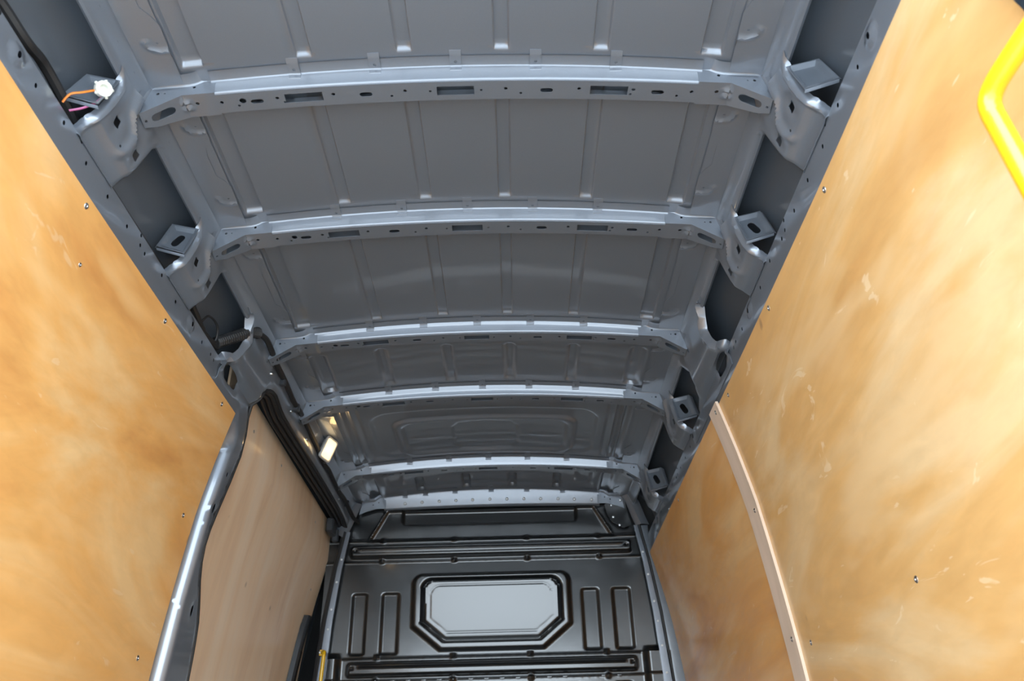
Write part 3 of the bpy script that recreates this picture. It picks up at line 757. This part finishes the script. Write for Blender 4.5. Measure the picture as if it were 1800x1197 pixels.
# yellow grab handle at the bulkhead
h = thing('grab_handle', (-.86, 4.33, .75), 'thin yellow grab handle standing at the left edge of the bulkhead', 'handle', 'yellow grab handles')
mk('bar', *tube([(-.870, 4.372, 1.305), (-.852, 4.345, 1.305), (-.846, 4.322, 1.295), (-.8465, 4.318, 1.26), (-.852, 4.318, 1.10), (-.858, 4.318, .84), (-.858, 4.325, .80), (-.862, 4.372, .79)], .0095, 10, 6), 'yellow', h)
for z in (1.305, .79): mk('foot', *bbox(-.89, -.856, 4.364, 4.374, z-.016, z+.016, .003), 'yellow', h); 
mk('screw', *orient(SCREW, (-.876, 4.363, 1.306), (0, -1, 0)), 'steel', h)

# ================================================================ LAMP
LC = np.array((-.735, 3.52, 2.047)); nrm = Vector((.80, -.42, -.30)).normalized(); upv = Vector((0.1, .1, 1)); upv = (upv-nrm*upv.dot(nrm)).normalized(); rt = upv.cross(nrm)
lp = thing('interior_lamp', tuple(LC), 'small lit interior lamp with a glowing lens above the sliding door', 'lamp')
def rr_(hw, hh, r, n=5):
    o = []
    for cx, cy, a0 in ((hw-r, hh-r, 0), (-hw+r, hh-r, 90), (-hw+r, -hh+r, 180), (hw-r, -hh+r, 270)):
        for t in np.linspace(a0, a0+90, n): o.append((cx+r*math.cos(math.radians(t)), cy+r*math.sin(math.radians(t))))
    return o
def lampring(specs):
    V, Fc = [], []
    for hw, hh, r, d in specs:
        for x, y in rr_(hw, hh, r): V.append(tuple(LC+np.array(rt*x+upv*y+nrm*d)))
    n = 20
    for i in range(len(specs)-1):
        for k in range(n): Fc.append([i*n+k, i*n+(k+1) % n, (i+1)*n+(k+1) % n, (i+1)*n+k])
    Fc.append(list(range(n))[::-1]); Fc.append([(len(specs)-1)*n+k for k in range(n)])
    return V, Fc
mk('housing', *lampring([(.026, .040, .008, -.022), (.030, .045, .01, -.006), (.038, .054, .012, -.004), (.039, .055, .012, .004), (.036, .052, .011, .008), (.031, .047, .010, .006)]), 'shell', lp)
mk('lens', *lampring([(.031, .047, .010, .004), (.0305, .0465, .010, .008), (.028, .044, .009, .0105)]), 'lens', lp)
mk('socket', *lampring([(.014, .020, .005, -.040), (.016, .024, .005, -.020)]), 'plastic', lp)
ll = bpy.data.lights.new('lamp_glow', 'POINT'); ll.energy = 0.09; ll.color = (1, .62, .25); ll.shadow_soft_size = .02
lo = bpy.data.objects.new('lamp_glow', ll); COL.objects.link(lo); lo.parent = lp; lo.location = nrm*.05

# ================================================================ CABLES
tag(mk('wiring_harness', *tube([(-.90, .70, 1.87), (-.885, .98, 1.935), (-.862, 1.12, 1.915), (-.875, 1.20, 1.945), (-.868, 1.30, 1.925), (-.868, 1.45, 1.893), (-.87, 1.65, 1.892), (-.868, 1.85, 1.893), (-.87, 2.0, 1.893), (-.872, 2.15, 1.895), (-.866, 2.26, 1.90), (-.86, 2.35, 1.91)], .012, 8, 8), 'cable'), 'thick black taped wiring harness lying along the left side rail', 'cable')
tag(mk('cable', *tube([(-.89, .78, 2.01), (-.90, .95, 1.99), (-.895, 1.06, 1.93), (-.88, 1.12, 1.89)], .010, 8, 6), 'cable'), 'short black cable at the top left corner above the plywood', 'cable')
tag(mk('cable', *tube([(-.872, 2.00, 1.965), (-.878, 2.09, 1.955), (-.872, 2.16, 1.93), (-.868, 2.24, 1.905)], .010, 8, 6, corr=.1), 'cable'), 'black cable dropping behind the second left pillar bracket', 'cable')
tag(mk('cable', *tube([(-.868, 2.20, 1.905), (-.85, 2.22, 1.95), (-.845, 2.29, 1.955), (-.855, 2.32, 1.92), (-.868, 2.30, 1.90)], .004, 6, 6), 'cable'), 'thin looped black cable beside the conduit on the left', 'cable')
cd = [(-.858, 2.33, 1.915), (-.838, 2.36, 1.945), (-.812, 2.40, 1.985), (-.790, 2.44, 2.022), (-.772, 2.475, 2.040), (-.758, 2.53, 2.045), (-.757, 2.60, 2.040), (-.762, 2.70, 2.036)]
tag(mk('corrugated_conduit', *tube(cd[:5], .019, 10, 12, corr=.14), 'cable', sharp=20), 'fat corrugated black conduit bridging the gap above the door pillar', 'conduit')
hp = cd[4:]+[(-.766, 2.82, 2.040), (-.768, 2.92, 2.036), (-.770, 3.02, 2.034), (-.769, 3.15, 2.040), (-.768, 3.3, 2.034), (-.770, 3.45, 2.030), (-.776, 3.60, 2.020), (-.770, 3.72, 2.026), (-.772, 3.85, 2.024), (-.772, 4.0, 2.02), (-.768, 4.12, 2.026), (-.762, 4.25, 2.01), (-.75, 4.33, 1.99), (-.73, 4.37, 1.985)]
hs = thing('wiring_loom', (-.77, 3.4, 2.03), 'black wiring loom clipped along the header above the sliding door', 'cable')
mk('loom', *tube(hp, .0105, 8, 6), 'cable', hs)
for y in (2.82, 3.05, 3.6, 3.95, 4.2): mk('clip', *bbox(-.785, -.757, y-.012, y+.012, 2.012, 2.046, .004), 'plastic', hs)
# white connector with two wires
cn = thing('connector', (-.795, 1.297, 1.95), 'round white plug connector on the left pillar bracket', 'connector')
V = []; ring = lathe([(.010, 0), (.018, 0), (.019, .006), (.018, .016), (.010, .016), (.009, .004)], 14)
mk('ring', *orient(ring, (-.795, 1.297, 1.966), (.7, -.6, -.4)), 'white', cn)
for k in range(5):
    a = 2*math.pi*k/5; q = Vector((0, 0, 1)).rotation_difference(Vector((.7, -.6, -.4)).normalized()).to_matrix(); c = q @ Vector((.019*math.cos(a), .019*math.sin(a), .010))+Vector((-.795, 1.297, 1.966))
    mk('lug', *bbox(c.x-.003, c.x+.003, c.y-.003, c.y+.003, c.z-.003, c.z+.003, .001), 'white', cn)
tag(mk('wire', *tube([(-.802, 1.290, 1.958), (-.820, 1.275, 1.935), (-.842, 1.268, 1.922), (-.858, 1.275, 1.905)], .0026, 6, 6), 'orange'), 'orange wire leading to the white connector', 'wire')
tag(mk('wire', *tube([(-.792, 1.303, 1.955), (-.800, 1.300, 1.930), (-.822, 1.295, 1.908), (-.848, 1.29, 1.895)], .0026, 6, 6), 'purple'), 'purple wire leading to the white connector', 'wire')

# ================================================================ REAR RIGHT: YELLOW HANDLE AND PLASTIC COVER
h = thing('grab_handle', (.86, .80, .95), 'thick yellow grab handle at the upper right, close to the camera', 'handle', 'yellow grab handles')
mk('bar', *tube([(.918, .50, 1.475), (.892, .545, 1.475), (.86, .66, 1.452), (.828, .80, 1.418), (.822, .838, 1.408), (.820, .852, 1.396), (.820, .856, 1.38), (.821, .856, 1.355), (.824, .848, 1.20), (.828, .842, 1.04), (.834, .840, .985), (.855, .84, .965), (.965, .84, .955)], .0162, 16, 6), 'yellow', h)
mk('foot', *orient(lathe([(.034, 0), (.034, .004), (.026, .012), (.018, .016)], 16), (.912, .498, 1.478), (-1, 0, -.2)), 'yellow', h)
mk('foot', *orient(lathe([(.034, 0), (.034, .004), (.026, .012), (.018, .016)], 16), (.969, .84, .955), (-1, 0, -.1)), 'yellow', h)
cz = [1.505, 1.512, 1.53, 1.60, 1.70, 1.80]
cy = [.50, .505, .52, .765, .785, .79]
def cvp(z, y):
    e = min(1, (z-1.505)/.02, (y-.50)/.02+.2, (.79-y)/.02+.2)
    return wx(z)-.012-.036*math.sqrt(max(0, e))
cv, cf = grid_mesh(cz, cy, lambda z, y: (cvp(z, y), y, z)); c2, f2_ = grid_mesh(cz, cy, lambda z, y: (wx(z)-.002, y, z))
n_ = len(cv); bd = [r*6 for r in range(6)]+[30+k for k in range(1, 6)]+[r*6+5 for r in range(4, -1, -1)]+[k for k in range(4, 0, -1)]
cf = cf+[[q+n_ for q in t] for t in f2_]+[[bd[i], bd[(i+1) % 20], bd[(i+1) % 20]+n_, bd[i]+n_] for i in range(20)]
c = mk('corner_cover', cv+c2, cf, 'bluegrey', sharp=50); tag(c, 'dark blue grey plastic cover at the top right corner of the view', 'cover')
for o in bpy.data.objects:
    if o.type == 'MESH' and o.parent is None and 'category' not in o and 'kind' not in o: print('UNTAGGED', o.name)
